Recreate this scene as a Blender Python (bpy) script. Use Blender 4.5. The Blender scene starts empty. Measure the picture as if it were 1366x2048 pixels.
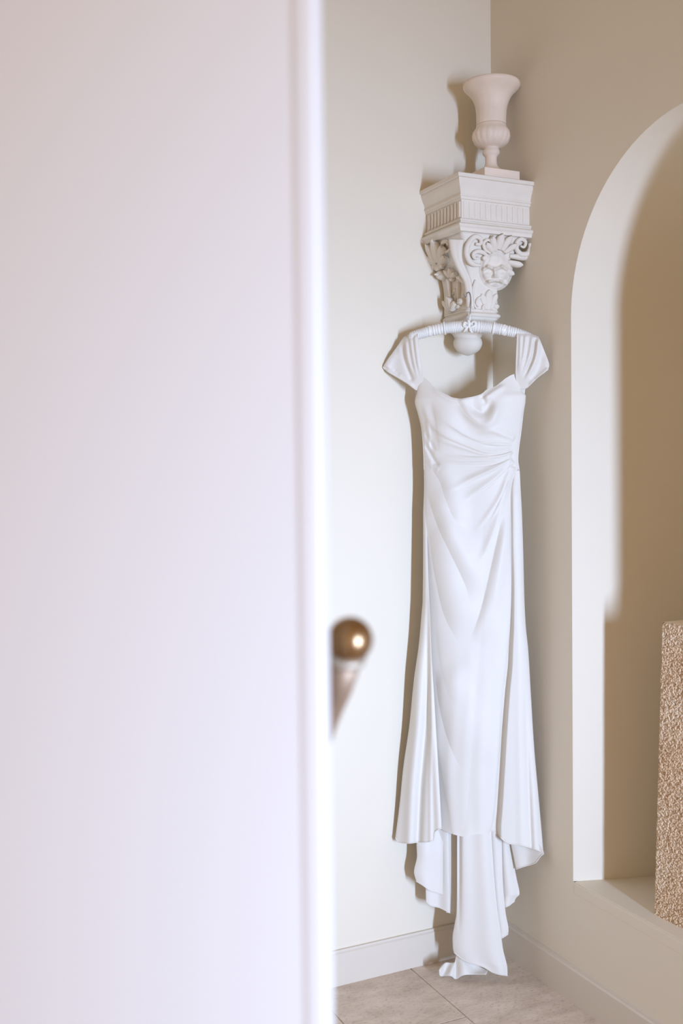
import bpy, bmesh, math, random
import numpy as np
from mathutils import Vector, Matrix, noise

random.seed(4)
scene = bpy.context.scene
COL = scene.collection

# ------------------------------------------------------------------ camera
# world: corner of the room at the origin, X runs along the left wall (to the
# left), Y along the right wall (towards the viewer), Z up, metres.
FPX, YAW, PITCH, ROLL = 2081.18, 0.4434, -0.0359, -0.0118
CAM = np.array([1.8628, 2.7896, 1.53])
_f = np.array([-math.sin(YAW), -math.cos(YAW), 0.0])
_r = np.array([-math.cos(YAW), math.sin(YAW), 0.0])
_u = np.array([0, 0, 1.0])
F = _f * math.cos(PITCH) + _u * math.sin(PITCH)
_u2 = _u * math.cos(PITCH) - _f * math.sin(PITCH)
R = _r * math.cos(ROLL) + _u2 * math.sin(ROLL)
U = _u2 * math.cos(ROLL) - _r * math.sin(ROLL)
cam = bpy.data.cameras.new('camera')
cam.sensor_fit = 'VERTICAL'; cam.sensor_height = 36.0; cam.sensor_width = 24.0
cam.lens = FPX / 2048 * 36.0
cam.clip_start = 0.05
cam.dof.use_dof = True
cam.dof.focus_distance = 3.06
cam.dof.aperture_fstop = 2.5
camo = bpy.data.objects.new('camera', cam); COL.objects.link(camo)
camo.matrix_world = Matrix(((R[0], U[0], -F[0], CAM[0]), (R[1], U[1], -F[1], CAM[1]), (R[2], U[2], -F[2], CAM[2]), (0, 0, 0, 1)))
scene.camera = camo

# ------------------------------------------------------------------ light
scene.view_settings.view_transform = 'Standard'
scene.view_settings.look = 'None'
scene.view_settings.exposure = 0.0
scene.view_settings.gamma = 1.0
scene.view_settings.use_curve_mapping = False
world = bpy.data.worlds.new('room_ambient'); scene.world = world
world.use_nodes = True
bg = world.node_tree.nodes['Background']
bg.inputs['Color'].default_value = (0.78, 0.52, 0.24, 1)
bg.inputs['Strength'].default_value = 0.80

def area(name, loc, aim, sx, sy, power, color, spread):
    l = bpy.data.lights.new(name, 'AREA'); l.shape = 'RECTANGLE'
    l.size = sx; l.size_y = sy; l.energy = power; l.color = color; l.spread = math.radians(spread)
    o = bpy.data.objects.new(name, l); COL.objects.link(o)
    o.location = loc
    o.rotation_euler = (Vector(aim) - Vector(loc)).to_track_quat('-Z', 'Z').to_euler()
    return o
area('window_light', (0.54, 5.0, 1.12), (0.75, 0.0, 1.00), 0.17, 1.4, 26.5, (0.70, 0.945, 1.42), 62)

# ------------------------------------------------------------------ helpers
def mk(name, verts, faces, mat, parent=None, smooth=False, bevel=0, subsurf=0, solid=0, weighted=False):
    """link ONE mesh object; verts in world coordinates"""
    verts = np.asarray(verts, float)
    if parent is not None:
        verts = verts - np.array(wloc(parent))
    me = bpy.data.meshes.new(name)
    me.from_pydata([tuple(v) for v in verts], [], [tuple(int(i) for i in f) for f in faces])
    me.validate(); me.update()
    if mat: me.materials.append(mat)
    if smooth: me.polygons.foreach_set('use_smooth', [True] * len(me.polygons))
    o = bpy.data.objects.new(name, me); COL.objects.link(o)
    if parent is not None: o.parent = parent
    if solid:
        m = o.modifiers.new('solid', 'SOLIDIFY'); m.thickness = solid; m.offset = 0
    if bevel:
        m = o.modifiers.new('bevel', 'BEVEL'); m.width = bevel; m.segments = 2; m.limit_method = 'ANGLE'; m.angle_limit = math.radians(35)
    if subsurf:
        m = o.modifiers.new('sub', 'SUBSURF'); m.levels = subsurf; m.render_levels = subsurf
    return o

def wloc(o):
    p = np.array(o.location[:], float)
    while o.parent is not None:
        o = o.parent; p = p + np.array(o.location[:], float)
    return p

def empty(name, loc, label, cat, group=None):
    o = bpy.data.objects.new(name, None); COL.objects.link(o)
    o.empty_display_size = 0.05
    o.location = loc; o['label'] = label; o['category'] = cat
    if group: o['group'] = group
    return o

def structure(o, label=None):
    o['kind'] = 'structure'
    if label: o['label'] = label
    return o

def box(x0, x1, y0, y1, z0, z1):
    v = [(x, y, z) for z in (z0, z1) for y in (y0, y1) for x in (x0, x1)]
    f = [(0, 2, 3, 1), (4, 5, 7, 6), (0, 1, 5, 4), (2, 6, 7, 3), (0, 4, 6, 2), (1, 3, 7, 5)]
    return v, f

class MB:
    def __init__(s): s.v = []; s.f = []
    def add(s, v, f):
        o = len(s.v); s.v += [tuple(p) for p in v]; s.f += [tuple(i + o for i in q) for q in f]; return s
    def build(s, name, mat, parent=None, **k): return mk(name, s.v, s.f, mat, parent, **k)

def grid_faces(nu, nv, closed_u=False):
    f = []
    for j in range(nv - 1):
        for i in range(nu if closed_u else nu - 1):
            a = j * nu + i; b = j * nu + (i + 1) % nu
            f.append((a, b, b + nu, a + nu))
    return f

def lathe(profile, centre, n=48, mod=None):
    v = []
    for k, (r, z) in enumerate(profile):
        for i in range(n):
            a = 2 * math.pi * i / n
            rr = r * (mod(k, a) if mod else 1)
            v.append((centre[0] + rr * math.cos(a), centre[1] + rr * math.sin(a), centre[2] + z))
    f = grid_faces(n, len(profile), True)
    f.append(tuple(range(n))[::-1]); f.append(tuple(range((len(profile) - 1) * n, len(profile) * n)))
    return v, f

def catmull(pts, n=8):
    p = np.asarray(pts, float)
    if len(p) < 3:
        t = np.linspace(0, 1, n + 1)[:, None]; return p[0] * (1 - t) + p[1] * t
    q = np.vstack([2 * p[0] - p[1], p, 2 * p[-1] - p[-2]])
    out = []
    for i in range(len(p) - 1):
        a, b, c, d = q[i:i + 4]
        for k in range(n):
            t = k / n
            out.append(0.5 * (2 * b + (c - a) * t + (2 * a - 5 * b + 4 * c - d) * t * t + (3 * b - a - 3 * c + d) * t ** 3))
    out.append(p[-1]); return np.array(out)

def tube(path, rad, n=10):
    """path Nx3, rad scalar or list -> verts, faces (capped)"""
    p = np.asarray(path, float); N = len(p)
    rad = np.interp(np.linspace(0, 1, N), np.linspace(0, 1, len(rad)), rad) if np.ndim(rad) else np.full(N, rad)
    t = np.gradient(p, axis=0); t /= np.linalg.norm(t, axis=1)[:, None] + 1e-12
    nrm = np.cross(t[0], [0.31, 0.52, 0.79]); nrm /= np.linalg.norm(nrm)
    v = []
    for i in range(N):
        nrm = nrm - t[i] * (nrm @ t[i]); nrm /= np.linalg.norm(nrm)
        b = np.cross(t[i], nrm)
        for k in range(n):
            a = 2 * math.pi * k / n
            v.append(p[i] + rad[i] * (nrm * math.cos(a) + b * math.sin(a)))
    f = grid_faces(n, N, True)
    f.append(tuple(range(n))[::-1]); f.append(tuple(range((N - 1) * n, N * n)))
    return v, f

def rays(px, py):
    px = np.asarray(px, float); py = np.asarray(py, float)
    return F + (px[..., None] - 683) / FPX * R + (1024 - py[..., None]) / FPX * U

def hit(px, py, n, d):
    """points of the plane n.x = d seen in the direction measured in the photo"""
    n = np.asarray(n, float); r = rays(px, py)
    return CAM + r * ((d - CAM @ n) / (r @ n))[..., None]

# ------------------------------------------------------------------ materials
def material(name, color, rough=0.6, spec=0.3, metal=0.0, bump=0.0, bscale=60, mottle=0.0, mscale=6, sheen=0, sss=0, tint=None):
    m = bpy.data.materials.new(name); m.use_nodes = True
    nt = m.node_tree; b = nt.nodes['Principled BSDF']
    b.inputs['Base Color'].default_value = (*color, 1)
    b.inputs['Roughness'].default_value = rough
    b.inputs['Specular IOR Level'].default_value = spec
    b.inputs['Metallic'].default_value = metal
    if sheen: b.inputs['Sheen Weight'].default_value = sheen
    tc = nt.nodes.new('ShaderNodeTexCoord')
    if mottle:
        nz = nt.nodes.new('ShaderNodeTexNoise'); nz.inputs['Scale'].default_value = mscale; nz.inputs['Detail'].default_value = 5
        rp = nt.nodes.new('ShaderNodeValToRGB')
        c2 = tint or tuple(c * (1 - mottle) for c in color)
        rp.color_ramp.elements[0].position = 0.3; rp.color_ramp.elements[1].position = 0.7
        rp.color_ramp.elements[0].color = (*c2, 1); rp.color_ramp.elements[1].color = (*color, 1)
        nt.links.new(tc.outputs['Object'], nz.inputs['Vector']); nt.links.new(nz.outputs['Fac'], rp.inputs['Fac'])
        nt.links.new(rp.outputs['Color'], b.inputs['Base Color'])
    if bump:
        nz = nt.nodes.new('ShaderNodeTexNoise'); nz.inputs['Scale'].default_value = bscale; nz.inputs['Detail'].default_value = 4
        bp = nt.nodes.new('ShaderNodeBump'); bp.inputs['Strength'].default_value = bump; bp.inputs['Distance'].default_value = 0.004
        nt.links.new(tc.outputs['Object'], nz.inputs['Vector']); nt.links.new(nz.outputs['Fac'], bp.inputs['Height'])
        nt.links.new(bp.outputs['Normal'], b.inputs['Normal'])
    return m

M_WALL = material('wall_paint', (0.88, 0.79, 0.645), 0.75, 0.15, bump=0.06, bscale=35, mottle=0.015, mscale=3)
M_TRIM = material('dimmed_trim_paint', (0.78, 0.69, 0.575), 0.5, 0.3, bump=0.03, bscale=30)  # baseboard colour darkened to stand in for light falling off towards the floor
M_DOOR = material('door_paint', (0.89, 0.87, 0.86), 0.5, 0.25, bump=0.02, bscale=20)
M_PLASTER = material('plaster', (0.86, 0.785, 0.68), 0.7, 0.2, bump=0.12, bscale=140, mottle=0.04, mscale=20)
M_ALAB = material('alabaster', (0.93, 0.78, 0.64), 0.5, 0.3, bump=0.05, bscale=60, mottle=0.12, mscale=14)
def satin(name, color, rough, spec, trans):
    m = material(name, color, rough, spec, sheen=0.1)
    nt = m.node_tree; b = nt.nodes['Principled BSDF']; out = nt.nodes['Material Output']
    tr = nt.nodes.new('ShaderNodeBsdfTranslucent'); tr.inputs['Color'].default_value = (*color, 1)
    mx = nt.nodes.new('ShaderNodeMixShader'); mx.inputs['Fac'].default_value = trans
    nt.links.new(b.outputs['BSDF'], mx.inputs[1]); nt.links.new(tr.outputs['BSDF'], mx.inputs[2]); nt.links.new(mx.outputs['Shader'], out.inputs['Surface'])
    return m
M_SATIN = satin('satin', (0.95, 0.895, 0.81), 0.50, 0.28, 0.16)
M_CHIFFON = satin('satin_underside', (0.95, 0.895, 0.81), 0.6, 0.2, 0.3)
M_RIBBON = material('satin_ribbon', (0.92, 0.89, 0.83), 0.35, 0.4)
M_WIRE = material('hook_wire', (0.22, 0.21, 0.21), 0.35, 0.5, metal=0.8)
M_BRASS = material('aged_brass', (0.44, 0.29, 0.16), 0.3, 0.5, metal=1.0, mottle=0.15, mscale=40)
M_ARM = material('brass_floor_reflection', (0.50, 0.37, 0.27), 0.55, 0.4, metal=0.7, mottle=0.12, mscale=30)  # paler tan than the ball: floor reflection put into the arm's colour
M_STEEL = material('worn_collar', (0.60, 0.54, 0.45), 0.5, 0.5, metal=0.6)
M_GROUT = material('grout', (0.52, 0.43, 0.36), 0.9, 0.1)

def tile_material():
    m = bpy.data.materials.new('limestone_tile'); m.use_nodes = True
    nt = m.node_tree; b = nt.nodes['Principled BSDF']
    b.inputs['Roughness'].default_value = 0.55; b.inputs['Specular IOR Level'].default_value = 0.25
    tc = nt.nodes.new('ShaderNodeTexCoord'); mp = nt.nodes.new('ShaderNodeMapping')
    geo = nt.nodes.new('ShaderNodeNewGeometry')
    mp.inputs['Scale'].default_value = (1, 2.2, 1); mp.inputs['Rotation'].default_value = (0, 0, 0.35)
    nt.links.new(geo.outputs['Position'], mp.inputs['Vector'])
    n1 = nt.nodes.new('ShaderNodeTexNoise'); n1.inputs['Scale'].default_value = 9; n1.inputs['Detail'].default_value = 8; n1.inputs['Roughness'].default_value = 0.6
    n2 = nt.nodes.new('ShaderNodeTexNoise'); n2.inputs['Scale'].default_value = 75; n2.inputs['Detail'].default_value = 6; n2.inputs['Roughness'].default_value = 0.7
    for n in (n1, n2): nt.links.new(mp.outputs['Vector'], n.inputs['Vector'])
    r1 = nt.nodes.new('ShaderNodeValToRGB')
    r1.color_ramp.elements[0].position = 0.3; r1.color_ramp.elements[0].color = (0.64, 0.515, 0.41, 1)
    r1.color_ramp.elements[1].position = 0.68; r1.color_ramp.elements[1].color = (0.86, 0.73, 0.60, 1)
    r2 = nt.nodes.new('ShaderNodeValToRGB')
    r2.color_ramp.elements[0].position = 0.30; r2.color_ramp.elements[0].color = (0.55, 0.50, 0.45, 1)
    r2.color_ramp.elements[1].position = 0.47; r2.color_ramp.elements[1].color = (1, 1, 1, 1)
    mx = nt.nodes.new('ShaderNodeMix'); mx.data_type = 'RGBA'; mx.blend_type = 'MULTIPLY'; mx.inputs['Factor'].default_value = 0.8
    nt.links.new(n1.outputs['Fac'], r1.inputs['Fac']); nt.links.new(n2.outputs['Fac'], r2.inputs['Fac'])
    nt.links.new(r1.outputs['Color'], mx.inputs[6]); nt.links.new(r2.outputs['Color'], mx.inputs[7])
    nt.links.new(mx.outputs[2], b.inputs['Base Color'])
    bp = nt.nodes.new('ShaderNodeBump'); bp.inputs['Strength'].default_value = 0.15; bp.inputs['Distance'].default_value = 0.003
    nt.links.new(n2.outputs['Fac'], bp.inputs['Height']); nt.links.new(bp.outputs['Normal'], b.inputs['Normal'])
    return m
M_TILE = tile_material()

def slab_material():
    m = bpy.data.materials.new('coral_stone'); m.use_nodes = True
    nt = m.node_tree; b = nt.nodes['Principled BSDF']
    b.inputs['Roughness'].default_value = 0.85; b.inputs['Specular IOR Level'].default_value = 0.15
    geo = nt.nodes.new('ShaderNodeNewGeometry')
    at = nt.nodes.new('ShaderNodeAttribute'); at.attribute_name = 'pit'
    n1 = nt.nodes.new('ShaderNodeTexNoise'); n1.inputs['Scale'].default_value = 7; n1.inputs['Detail'].default_value = 5
    nt.links.new(geo.outputs['Position'], n1.inputs['Vector'])
    r1 = nt.nodes.new('ShaderNodeValToRGB')
    r1.color_ramp.elements[0].position = 0.32; r1.color_ramp.elements[0].color = (0.90, 0.67, 0.45, 1)
    r1.color_ramp.elements[1].position = 0.7; r1.color_ramp.elements[1].color = (0.97, 0.80, 0.60, 1)
    r2 = nt.nodes.new('ShaderNodeValToRGB')
    r2.color_ramp.elements[0].position = 0.0; r2.color_ramp.elements[0].color = (0.46, 0.33, 0.21, 1)
    r2.color_ramp.elements[1].position = 0.55; r2.color_ramp.elements[1].color = (1, 1, 1, 1)
    mx = nt.nodes.new('ShaderNodeMix'); mx.data_type = 'RGBA'; mx.blend_type = 'MULTIPLY'; mx.inputs['Factor'].default_value = 1
    nt.links.new(n1.outputs['Fac'], r1.inputs['Fac']); nt.links.new(at.outputs['Fac'], r2.inputs['Fac'])
    nt.links.new(r1.outputs['Color'], mx.inputs[6]); nt.links.new(r2.outputs['Color'], mx.inputs[7])
    nt.links.new(mx.outputs[2], b.inputs['Base Color'])
    return m
M_SLAB = slab_material()

# ------------------------------------------------------------------ room shell
HC = 3.1                                   # ceiling height
XL, YR = 3.3, 3.4                          # how far the two walls run
# left wall (the pale wall behind the dress)
v, f = box(-0.45, XL, -0.12, 0.0, -0.05, HC)
structure(mk('wall_left', v, f, M_WALL), 'pale cream wall to the left of the corner')
# right wall with the arched niche
NY0, NY1, SILL, SPR, NR = 0.396, 1.316, 0.35, 1.965, 0.46
NYC = 0.5 * (NY0 + NY1)
NA = 48
arc = [(NYC - NR * math.cos(math.pi * i / NA), SPR + NR * math.sin(math.pi * i / NA)) for i in range(NA + 1)]
def niche_loop(inset, x):                  # jambs and arch drawn in by the splay
    k = (NR - inset) / NR
    pts = [(x, NY0 + inset, SILL)]
    pts += [(x, NYC + (y - NYC) * k, SPR + (z - SPR) * k) for y, z in arc]
    pts += [(x, NY1 - inset, SILL)]
    return pts
mb = MB()
def quad(a, b, c, d): mb.add([a, b, c, d], [(0, 1, 2, 3)])
quad((0, -0.0, -0.05), (0, NY0, -0.05), (0, NY0, HC), (0, 0, HC))
quad((0, NY1, -0.05), (0, YR, -0.05), (0, YR, HC), (0, NY1, HC))
quad((0, NY0, -0.05), (0, NY1, -0.05), (0, NY1, SILL), (0, NY0, SILL))
for (y0, z0), (y1, z1) in zip(arc[:-1], arc[1:]):
    quad((0, y0, z0), (0, y1, z1), (0, y1, HC), (0, y0, HC))
DEEP, SPLAY = 0.42, 0.315
quad((-DEEP, 0, -0.05), (-DEEP, YR, -0.05), (-DEEP, YR, HC), (-DEEP, 0, HC))
quad((0, YR, -0.05), (-DEEP, YR, -0.05), (-DEEP, YR, HC), (0, YR, HC))
wall_right = structure(mb.build('wall_right', M_WALL), 'beige wall right of the corner holding an arched niche')
# niche lining: splayed jambs and soffit with a softly rounded arris, back, sill
loops = [niche_loop(0.0, 0.0), niche_loop(0.0012, -0.003), niche_loop(0.004, -0.010)]
for t in np.linspace(0.06, 1, 10): loops.append(niche_loop(0.004 + (DEEP * t - 0.010) * SPLAY, -DEEP * t))
n = len(loops[0])
v = [p for l in loops for p in l]
fs = grid_faces(n, len(loops))
mk('niche_reveal', v, fs, M_WALL, wall_right, smooth=True)
back = niche_loop(0.004 + (DEEP - 0.010) * SPLAY, -DEEP + 0.002)
mk('niche_back', back, [tuple(range(n))], M_WALL, wall_right)
v, f = box(-DEEP, 0.0006, NY0, NY1, SILL - 0.04, SILL)
mk('niche_sill', v, f, M_WALL, wall_right, bevel=0.006)
v, f = box(-0.45, XL, -0.12, YR, HC, HC + 0.1)
structure(mk('ceiling', v, f, M_TRIM), 'white ceiling above the frame')

v, f = box(XL, XL + 0.12, -0.12, YR, -0.05, HC)  # unseen wall added to keep stray ambient light off the niche side
structure(mk('wall_light_blocker', v, f, M_WALL), 'added cream wall opposite the niche, unseen, blocking ambient light')

# floor: limestone tiles in running bond, 0.325 m wide
v, f = box(-0.45, XL, -0.12, YR, -0.06, -0.0035)
floor = structure(mk('floor', v, f, M_GROUT), 'beige limestone tiled floor')
TW, TL, J = 0.325, 0.65, 0.0014
def tile_mesh(x0, x1, y0, y1):
    v, f = box(x0, x1, y0, y1, -0.02, 0.0)
    return v, f
base_tile = None
for c in range(10):
    off = 0.333 - TL if c % 2 else 0.333 - TL - TL * 0.5
    for k in range(-1, 6):
        x0, x1 = c * TW + J, (c + 1) * TW - J
        y0, y1 = off + k * TL + J, off + (k + 1) * TL - J
        y0c, y1c = max(y0, 0.0), min(y1, YR)
        x1 = min(x1, XL)
        if y1c - y0c < 0.03 or x1 - x0 < 0.03: continue
        v, f = tile_mesh(x0, x1, y0c, y1c)
        t = mk('tile', v, f, M_TILE, floor, bevel=0.0015)

# baseboards, chamfered top
BB, BT = 0.106, 0.013
def baseboard(name, along, a0, a1, label):
    prof = [(0, 0), (BT, 0), (BT, BB - 0.010), (BT - 0.004, BB - 0.006), (BT - 0.005, BB), (0, BB)]
    v = []
    for a in (a0, a1):
        for (t, z) in prof:
            v.append((a, t, z) if along == 'x' else (t, a, z))
    k = len(prof)
    f = [(i, (i + 1) % k, k + (i + 1) % k, k + i) for i in range(k)] + [tuple(range(k)), tuple(range(k, 2 * k))[::-1]]
    structure(mk(name, v, f, M_TRIM), label)
baseboard('baseboard_left', 'x', 0.0, XL, 'white baseboard along the left wall')
baseboard('baseboard_right', 'y', 0.0, YR, 'cream baseboard along the wall under the niche')

# ------------------------------------------------------------------ stone slab in the niche
def make_slab():
    # front face from the left edge to the right, slightly turned; rough-cut
    z0, z1 = SILL, 1.134
    A = np.array([-0.050, 0.668]); d = np.array([-0.004, 0.136]); d /= np.linalg.norm(d)
    nrm = np.array([d[1], -d[0]])                        # faces the room
    L, T = 0.36, 0.11
    root = empty('stone_slab', (A[0] + d[0] * L / 2, A[1] + d[1] * L / 2, SILL), 'rough tan pitted stone slab standing upright in the arched niche', 'stone slab')
    nu, nv = 200, 430
    us = np.linspace(0, L, nu); zs = np.linspace(z0, z1, nv)
    V = []; pit = []
    for j, z in enumerate(zs):
        tz = (z - z0) / (z1 - z0)
        for i, u in enumerate(us):
            p = Vector((u * 1.0, z * 1.0, 0.0))
            ws = noise.noise(p * 60) * 0.012
            q = Vector((u * 185 + noise.noise(p * 110) * 1.2, z * 185 + noise.noise(p * 110 + Vector((7, 3, 1))) * 1.2, 0.3))
            dd = noise.voronoi(q)[0]
            h = min(1.0, (dd[1] - dd[0]) * 2.0)           # proud grains, dark joints between
            g = noise.noise(p * 14) * 0.5 + noise.noise(p * 230) * 0.35
            off = 0.0030 * (h - 0.6) + 0.0022 * g
            e = min(u, 0.012) / 0.012                        # worn left arris
            et = min(z1 - z, 0.008) / 0.008
            off -= 0.008 * (1 - e) ** 2 + 0.006 * (1 - et) ** 2
            uu = u + 0.030 * tz * (1 - u / L) + 0.0025 * noise.noise(Vector((0, z * 40, 2))) * (1 - min(1, u / 0.03))
            xy = A + d * uu + nrm * off
            V.append((xy[0], xy[1], z)); pit.append(h)
    Fs = grid_faces(nu, nv)
    # back and rims
    o = len(V)
    ring = [i for i in range(nu)] + [j * nu + nu - 1 for j in range(1, nv)] + [(nv - 1) * nu + i for i in range(nu - 2, -1, -1)] + [j * nu for j in range(nv - 2, 0, -1)]
    k = len(ring); prev = ring
    for dep in (0.007, 0.02, 0.04, 0.06, 0.08, T):
        cur = []
        for r in ring:
            x, y, z = V[r]; f_ = (np.array([x, y]) - A) @ nrm          # straighten: measure depth from the flat face plane
            g = 0.0016 * noise.noise(Vector((x * 90, y * 90 + dep * 200, z * 90)))
            cur.append(len(V)); V.append((x - nrm[0] * (f_ + dep) + d[0] * g, y - nrm[1] * (f_ + dep) + d[1] * g, z + g)); pit.append(min(1, max(0.15, 0.6 + 260 * g)))
        for i in range(k): Fs.append((prev[(i + 1) % k], prev[i], cur[i], cur[(i + 1) % k]))
        prev = cur
    Fs.append(tuple(prev))
    ob = mk('slab_body', V, Fs, M_SLAB, root, smooth=False)
    a = ob.data.attributes.new('pit', 'FLOAT', 'POINT')
    a.data.foreach_set('value', np.array(pit, dtype=np.float32)[:len(ob.data.vertices)])
make_slab()

# ------------------------------------------------------------------ corbel
FH = np.array([F[0], F[1], 0]) / math.hypot(F[0], F[1])
def z_at(px, py, x, y):
    return hit(np.array(px), np.array(py), FH, FH @ np.array([x, y, 0]))[2]
corbel = empty('wall_corbel', (0.13, 0.11, 2.0), 'ornate white plaster corner corbel with carved scrolls and leaves', 'corbel')
CX, CY = 0.262, 0.224
def blocks(sections):
    """stack of rectangular sections [0,X-i]x[0,Y-i]; the two wall sides stay on the walls"""
    v = []
    for z, i in sections: v += [(0.0, 0.0, z), (CX - i, 0.0, z), (CX - i, CY - i, z), (0.0, CY - i, z)]
    f = grid_faces(4, len(sections), True)
    k = len(sections) - 1
    f += [(3, 2, 1, 0), (4 * k, 4 * k + 1, 4 * k + 2, 4 * k + 3)]
    return v, f
zt, zc1, zc2, zf1, zf0, zm0 = 2.392, 2.380, 2.336, 2.322, 2.266, 2.229
ogee = [(zt, 0.003), (zt - 0.002, 0.0), (zc1, 0.0), (zc1 - 0.001, 0.006), (zc1 - 0.003, 0.006)]
for t in np.linspace(0, 1, 9):
    ogee.append((zc1 - 0.003 - t * (zc1 - zc2 - 0.003), 0.005 + 0.013 * (0.5 - 0.5 * math.cos(math.pi * t))))
ogee += [(zc2 - 0.001, 0.016), (zc2 - 0.006, 0.016), (zc2 - 0.007, 0.019), (zf1, 0.019), (zf1 - 0.001, 0.022)]
v, f = blocks(ogee[::-1]); mk('cornice', v, f, M_PLASTER, corbel)
v, f = blocks([(zf0, 0.024), (zf1, 0.024)]); frieze = mk('frieze', v, f, M_PLASTER, corbel)
lm = [(zf0 + 0.001, 0.020), (zf0 - 0.002, 0.015), (zf0 - 0.008, 0.014), (zf0 - 0.009, 0.017), (zf0 - 0.012, 0.017)]
for t in np.linspace(0, 1, 7): lm.append((zf0 - 0.013 - 0.014 * t, 0.015 - 0.010 * math.sin(math.pi * (t * 0.75 + 0.1))))
lm += [(zf0 - 0.029, 0.012), (zm0, 0.014), (zm0 - 0.001, 0.022)]
v, f = blocks(lm[::-1]); mk('lower_moulding', v, f, M_PLASTER, corbel)
# flutes: raised fillets between grooves on both faces of the frieze
def flute(x0, x1, y0, y1):
    v, f = box(x0, x1, y0, y1, zf0 + 0.005, zf1 - 0.006); mk('flute', v, f, M_PLASTER, frieze, bevel=0.001)
for k in range(10):
    a = 0.014 + k * 0.0188
    flute(CX - 0.026, CX - 0.0205, a, a + 0.0115)
for k in range(12):
    a = 0.012 + k * 0.0188
    flute(a, a + 0.0125, CY - 0.026, CY - 0.0222)
# bell of the capital: rounded rectangular sections
def section(x0, x1, y0, y1, z, rad, m=6):
    pts = []
    for (cx, cy, a0) in ((x1 - rad, y1 - rad, 0), (x0 + rad, y1 - rad, 90), (x0 + rad, y0 + rad, 180), (x1 - rad, y0 + rad, 270)):
        for i in range(m):
            a = math.radians(a0 + 90 * i / (m - 1)); pts.append((cx + rad * math.cos(a), cy + rad * math.sin(a), z))
    return pts
def bell_rect(t):                          # t 0 top .. 1 neck ; concave
    s = 1 - (1 - min(1, t / 0.72)) ** 1.7 if t < 0.72 else 1
    return (0.004 + 0.076 * s, 0.240 - 0.055 * s, 0.003, 0.202 - 0.047 * s)
ZB0, ZB1 = zm0, 2.012
secs = []
for t in np.linspace(0, 1, 22):
    x0, x1, y0, y1 = bell_rect(t); secs += section(x0, x1, y0, y1, ZB0 - (ZB0 - ZB1) * t, 0.012)
f = grid_faces(24, 22, True) + [tuple(range(24))[::-1], tuple(range(21 * 24, 22 * 24))]
mk('bell', secs, f, M_PLASTER, corbel, smooth=True)
secs = []; prof = []
for t in np.linspace(0, 1, 9): prof.append((2.018 - 0.008 * t, 0.004 * math.sin(math.pi * t)))
for t in np.linspace(0, 1, 13): prof.append((2.009 - 0.018 * t, 0.001 + 0.008 * math.sin(math.pi * t)))
prof += [(1.990, 0.003), (1.986, -0.004), (1.972, -0.012), (1.96, -0.02)]
for z, o in prof: secs += section(0.080 - o, 0.185 + o, 0.003, 0.155 + o, z, 0.020)
f = grid_faces(24, len(prof), True) + [tuple(range(24))[::-1], tuple(range((len(prof) - 1) * 24, len(prof) * 24))]
mk('neck_ring', secs, f, M_PLASTER, corbel, smooth=True)
# pendant tail below the ring
pc = (0.142, 0.078)
prof = [(0.050, 1.972), (0.048, 1.955), (0.042, 1.945), (0.039, 1.940), (0.043, 1.934), (0.0445, 1.925), (0.042, 1.915), (0.036, 1.905), (0.026, 1.897), (0.014, 1.891), (0.003, 1.888)]
v, f = lathe([(r, z - 1.9) for r, z in prof], (pc[0], pc[1], 1.9), 40, lambda k, a: 1 + 0.02 * math.cos(4 * a))
mk('pendant', v, f, M_PLASTER, corbel, smooth=True)

# carved relief -----------------------------------------------------------
def face_pt(px, py, face, lift=0.0):
    """point on the bell's right ('R', faces +y) or left ('L', faces +x) face, lifted off it"""
    d = 0.19
    for _ in range(12):
        nrm = (0, 1, 0) if face == 'R' else (1, 0, 0)
        q = hit(np.array(float(px)), np.array(float(py)), nrm, d + lift)
        t = np.clip((ZB0 - q[2]) / (ZB0 - ZB1), 0, 1); r = bell_rect(t)
        d = 0.5 * d + 0.5 * (r[3] if face == 'R' else r[1])
    return q
def curl(name, pts, face, rad, lift=0.004, n=6, label=None):
    path = np.array([face_pt(x, y, face, lift) for x, y in catmull(pts, n)])
    v, f = tube(path, rad, 10); return mk(name, v, f, M_PLASTER, corbel, smooth=True)
def lobe_geo(px, py, face, rx, ry=None, ang=0, h=0.010, lift=0.0, groove=0.25):
    """a rounded leaf lobe with a midrib, lying on the face (rx, ry in metres)"""
    ry = ry or rx; c = face_pt(px, py, face, lift)
    nrm = np.array([0, 1.0, 0]) if face == 'R' else np.array([1.0, 0, 0])
    tu = np.array([-1.0, 0, 0]) if face == 'R' else np.array([0, 1.0, 0])
    tv = np.array([0, 0, 1.0]); ca, sa = math.cos(math.radians(ang)), math.sin(math.radians(ang))
    a_, b_ = tu * ca + tv * sa, -tu * sa + tv * ca
    V = []; nr, nn = 7, 24
    for j in range(nr):
        s = (j + 0.001) / (nr - 1)
        for i in range(nn):
            t = 2 * math.pi * i / nn
            x, y = s * math.cos(t), s * math.sin(t)
            hh = h * (1 - s ** 2.6) - h * groove * math.exp(-(y / 0.16) ** 2) * (1 - s) - (0.006 if j == nr - 1 else 0)
            V.append(c + a_ * rx * x * (1 + 0.05 * math.cos(5 * t)) + b_ * ry * y + nrm * hh)
    Fs = grid_faces(nn, nr, True)
    return V, Fs
def leaf(name, lobes, face):
    mb = MB()
    for l in lobes: mb.add(*lobe_geo(l[0], l[1], face, *l[2:]))
    return mb.build(name, M_PLASTER, corbel, smooth=True)

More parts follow.
